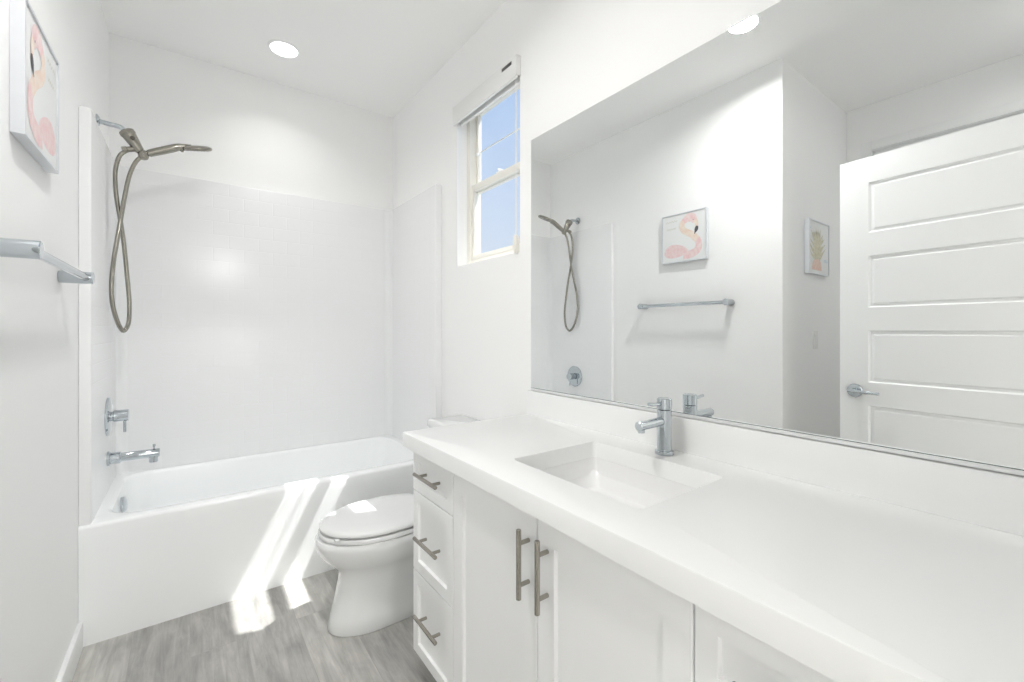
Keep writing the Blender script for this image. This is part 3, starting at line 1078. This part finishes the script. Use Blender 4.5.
# as seen in the room the viewer's left on the left wall is the smaller y; the prints are laid out from the larger y
picture('framed_picture', 'silver framed pink flamingo print on the left wall above the towel bar', (XL, 1.684, 1.832), (0, -1, 0), (1, 0, 0), flamingo, None)
picture('framed_picture', 'silver framed pineapple print on the recess wall behind the open door', (-0.812, YR, 1.718), (-1, 0, 0), (0, -1, 0), pineapple, None)

# light switch on the recess wall
sw = thing('light_switch', 'white rocker light switch on the recess wall below the pineapple picture', 'light switch', (-0.81, YR, 1.14))
bm = nb(); box(bm, -0.81 - 0.035, -0.81 + 0.035, YR - 0.006, YR - 0.0003, 1.14 - 0.057, 1.14 + 0.057, 0.002)
obj('switch_plate', bm, M['plate'], sw)
bm = nb(); box(bm, -0.81 - 0.0165, -0.81 + 0.0165, YR - 0.0095, YR - 0.0055, 1.14 - 0.033, 1.14 + 0.033, 0.0015)
obj('rocker', bm, M['plate'], sw)

# roller shade
rs = thing('roller_shade', 'raised white roller shade at the top of the window', 'window shade', (XR, 1.836, 2.38))
bm = nb()
sx0 = XR - 0.026
box(bm, sx0, sx0 + 0.004, WIN_Y0 - 0.003, WIN_Y1 + 0.004, 2.340, 2.426, 0.001)
box(bm, sx0 - 0.002, sx0 + 0.012, WIN_Y0 - 0.003, WIN_Y1 + 0.004, 2.329, 2.3395, 0.001)
fs = obj('fascia', bm, M['shade'], rs)
bm = nb()
box(bm, sx0 + 0.001, XR - 0.0005, WIN_Y0 - 0.007, WIN_Y0 - 0.0032, 2.338, 2.428, 0.001)
obj('end_cap', bm, M['shade'], rs)
bm = nb()
box(bm, sx0 + 0.001, XR - 0.0005, WIN_Y1 + 0.0042, WIN_Y1 + 0.008, 2.338, 2.428, 0.001)
obj('end_cap', bm, M['shade'], rs)
bm = nb()
cyl(bm, (XR + 0.026, WIN_Y0 + 0.004, 2.398), (XR + 0.026, WIN_Y1 - 0.004, 2.398), 0.024, 0.002, 28)
box(bm, XR + 0.001, XR + 0.003, WIN_Y0 + 0.004, WIN_Y1 - 0.004, 2.36, 2.395)
obj('rolled_fabric', bm, M['shade_fabric'], rs)
bm = nb()
box(bm, XR + 0.016, XR + 0.032, WIN_Y0 + 0.004, WIN_Y1 - 0.004, 2.334, 2.368, 0.003)
obj('hem_bar', bm, M['shade'], rs)
bm = nb(); box(bm, sx0 - 0.0010, sx0 + 0.0005, 1.580, 1.656, 2.397, 2.413, 0.0003)
obj('label_plate', bm, M['badge'], fs)['label'] = 'small dark badge'
bm = nb()
cxx, cyy = XR - 0.011, 1.566
for dy in (-0.005, 0.005):
    z = 2.335
    cyl(bm, (cxx, cyy + dy, 1.60), (cxx, cyy + dy, 2.338), 0.0011, 0.0002, 8)
    while z > 1.61:
        spin(bm, (cxx, cyy + dy, z + 0.0022), (0, 0, -1), [(0, 0.0006), (0.001, 0.0019), (0.0022, 0.0023), (0.0034, 0.0019), (0.0044, 0.0006)], 8)
        z -= 0.0065
ch = obj('bead_chain', bm, M['chain'], rs)
bm = nb()
loft(bm, [[Vector((XR - 0.021 + k, p.x, p.y)) for p in [Vector((cyy + 0.0135 * math.cos(a) * q, 1.588 + (0.043 * q) * (abs(math.sin(a)) ** 0.7) * (1 if math.sin(a) >= 0 else -1))) for a in [2 * PI * i / 28 for i in range(28)]]]
          for k, q in ((0, 0.85), (0.003, 1.0), (0.017, 1.0), (0.0203, 0.85))])
obj('chain_tensioner', bm, M['vinyl'], rs)

# ================================================================== recessed lights
def can_light(loc, label):
    x, y = loc
    t = thing('recessed_light', label, 'ceiling light', (x, y, ZC))
    bm = nb()
    n = 40
    loft(bm, [[Vector((x + r * math.cos(2 * PI * k / n), y + r * math.sin(2 * PI * k / n), z)) for k in range(n)] for r, z in ((0.082, ZC - 0.0003), (0.081, ZC - 0.003), (0.068, ZC - 0.006), (0.066, ZC - 0.0015), (0.066, ZC - 0.0003))], closed=True)
    obj('trim_ring', bm, M['trim'], t)
    bm = nb()
    spin(bm, (x, y, ZC - 0.0003), (0, 0, -1), [(0, 0.0655), (0.0012, 0.0655), (0.0025, 0.05), (0.003, 0.0)], 40)
    obj('diffuser', bm, M['diffuser'], t)['label'] = 'glowing white diffuser'
    return t


def lamp(name, x, y, watts, r, spread=180):
    l = bpy.data.lights.new(name, 'AREA')
    l.shape = 'DISK'
    l.size = r * 2
    l.energy = watts
    l.spread = math.radians(spread)
    l.color = (1.0, 0.99, 0.975)
    o = bpy.data.objects.new(name, l)
    COL.objects.link(o)
    o.location = (x, y, ZC - 0.008)
    return o


can_light((0.416, 2.671), 'lit recessed ceiling light above the bathtub')
can_light((0.130, 1.073), 'lit recessed ceiling light seen at the mirror top edge')
lamp('downlight', 0.416, 2.671, TUB_CAN_W, 0.064, 125)
lamp('downlight', 0.130, 1.073, ROOM_CAN_W, 0.064, 160)
can_light((-0.86, 0.128), 'added fill light in the recess ceiling behind the open door, out of view')  # unseen fixture, added along with its lamp to brighten the recess
lamp('downlight', -0.86, 0.128, RECESS_FILL_W, 0.064, 160)
lamp('hall_fill', 0.28, -2.7, HALL_FILL_W, 0.25)  # unseen fill lamp without a fixture, added to light the room through the doorway
